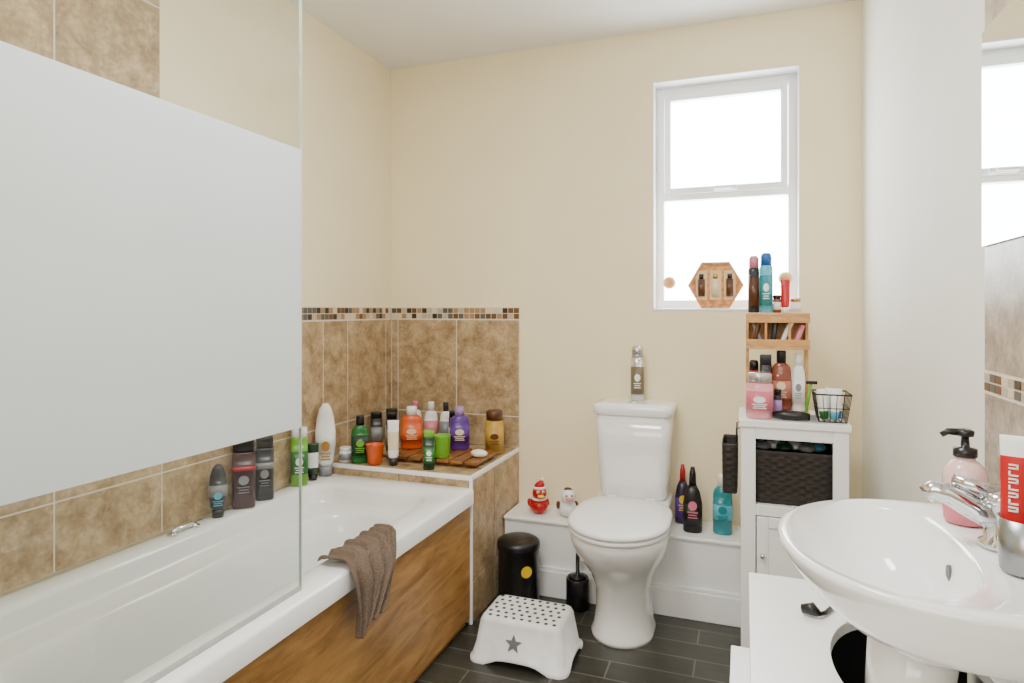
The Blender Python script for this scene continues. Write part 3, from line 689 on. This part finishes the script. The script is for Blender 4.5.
# tap
b = B(); tx, ty, tz = .325, 1.03, ZB+.003
b.lathe([(.027, tz), (.027, tz+.006), (.021, tz+.010), (.020, tz+.060), (.022, tz+.064)], tx, ty, CHROME)
b.tube([(tx, ty, tz+.034), (tx-.030, ty+.002, tz+.048), (tx-.060, ty+.004, tz+.064), (tx-.078, ty+.005, tz+.068), (tx-.088, ty+.005, tz+.060)], [.018, .017, .015, .0135, .0125], CHROME, N=18)
b.ell((tx, ty, tz+.064), (.023, .023, .014), CHROME)
b.tube([(tx+.004, ty, tz+.070), (tx-.03, ty+.001, tz+.078), (tx-.055, ty+.003, tz+.086)], [.012, .009, .0075], CHROME, N=14)
b.obj('basin_mixer_tap')
# soap dispenser
b = B(); sx, sy, sz = .312, 1.135, ZB+.003
b.lathe([(.026, 0), (.0285, .003), (.029, .012), (.029, .045)], 0, 0, C('pink_soap_liquid', (222, 120, 134), .15), N=32)
b.lathe([(.029, .0452), (.029, .066), (.027, .080), (.018, .090), (.013, .093), (.013, .098)], 0, 0, C('clear_pink_plastic', (230, 192, 188), .12), N=32)
b.lathe([(.0155, .0982), (.0155, .110), (.006, .112), (.005, .128), (.011, .129), (.012, .136), (.008, .139)], 0, 0, BLACK)
b.tube([(0, 0, .134), (-.022, -.004, .134), (-.030, -.006, .128)], [.006, .005, .004], BLACK)
b.loft([[(.012*math.cos(k*math.pi/8), y_, .040+.013*math.sin(k*math.pi/8)) for k in range(16)] for y_ in (-.024, -.0296)], LABEL, sm=False)
b.xform(Matrix.Translation((sx, sy, sz)) @ Matrix.Rotation(-.27, 4, 'Z')); b.obj('soap_dispenser')
# cup with toothpaste
b = B(); ux, uy, uz = .322, .940, ZB+.003
b.lathe([(.026, uz), (.028, uz+.003), (.030, uz+.065), (.028, uz+.065), (.026, uz+.006), (0.001, uz+.005)], ux, uy, STEEL, caps=(True, False)); b.obj('toothbrush_cup')
b = B()
b.loft([se(0, 0, .012, .011, .0, 2, 20), se(0, 0, .012, .011, .02, 2, 20), se(0, 0, .015, .0125, .024, 2, 20), se(0, 0, .0165, .011, .055, 2, 20), se(0, 0, .0165, .0095, .085, 2, 20), se(0, 0, .0165, .007, .118, 2, 20), se(0, 0, .0165, .0055, .132, 2, 20), se(0, 0, .017, .003, .150, 2, 20), se(0, 0, .017, .0012, .157, 2, 20)], [RED, RED, RED, RED, RED, RED, LABEL, LABEL])
# printed lettering strokes running up the tube
random.seed(5)
for k in range(7):
    zz = .066+k*.0085; w = .0048; yf = -.0112+.0045*(k/6)-.0008
    b.box(-.003-w, -.003+w, yf, yf+.005, zz, zz+.0018, LABEL)
    if k % 2: b.box(-.003-w, -.003-w+.002, yf, yf+.005, zz, zz+.006, LABEL)
    else: b.box(-.003+w-.002, -.003+w, yf, yf+.005, zz, zz+.006, LABEL); b.box(-.003-w, -.003+w, yf, yf+.005, zz+.0042, zz+.006, LABEL)
b.xform(Matrix.Translation((ux-.009, uy+.004, uz+.007)) @ Matrix.Rotation(-.35, 4, 'Z')); b.obj('toothpaste_tube')
b = B(); b.tube([(ux+.014, uy-.012, uz+.01), (ux+.016, uy-.014, uz+.10), (ux+.017, uy-.014, uz+.18)], .004, BLUE); b.box(ux+.006, ux+.014, uy-.019, uy-.009, uz+.155, uz+.18, LABEL); b.obj('toothbrush')
b = B(); b.tube([(.10, 1.30, VZ+.010), (.118, 1.296, VZ+.014), (.128, 1.29, VZ+.009)], [.008, .012, .006], BLACK); b.tube([(.128, 1.29, VZ+.009), (.14, 1.305, VZ+.006), (.16, 1.345, VZ+.006)], .004, BLACK); b.obj('sink_plug')

# mirror on right wall
MIR = mat('mirror_silver', (240, 244, 243), .01, 1, var=0)
b = B(); b.box(XR-.0135, XR-.0098, .50, TEND-.002, 1.28, 1.665, MIR); b.obj('wall_mirror', bevel=.001)

# ------------------------------------------------------------------ lights
W = bpy.data.worlds.new('World'); S.world = W; W.use_nodes = True
bg = W.node_tree.nodes['Background']; bg.inputs[0].default_value = (.90, .96, 1, 1); bg.inputs[1].default_value = 20.0
def area(name, loc, rot, sx, sy, power, col=(1, 1, 1), portal=False):
    l = bpy.data.lights.new(name, 'AREA'); l.shape = 'RECTANGLE'; l.size = sx; l.size_y = sy; l.energy = power; l.color = col
    if portal: l.cycles.is_portal = True
    o = bpy.data.objects.new(name, l); S.collection.objects.link(o); o.location = loc; o.rotation_euler = rot; return o
area('window_portal', ((WX0+WX1)/2, YB+.16, (WZ0+WZ1)/2), (math.radians(-90), 0, 0), .56, .95, 1, portal=True)
area('ceiling_fill', (-.55, .9, ZC-.03), (0, 0, 0), .5, .5, 27, (1, .99, .97))  # unseen area light added overhead to brighten the room
area('rear_fill', (-.35, YN+.05, 1.6), (math.radians(80), 0, 0), 1.2, 1.2, 27, (1, 1, 1))  # flash-like fill added behind the camera, no fixture there

# ------------------------------------------------------------------ camera
cd = bpy.data.cameras.new('camera'); cd.sensor_width = 36; cd.lens = 636/1024*36; cd.shift_y = -30.5/1024; cd.clip_start = .02
co = bpy.data.objects.new('camera', cd); S.collection.objects.link(co)
co.location = (0, 0, 1.165); co.rotation_euler = (math.radians(90), 0, math.radians(20.1))
S.camera = co
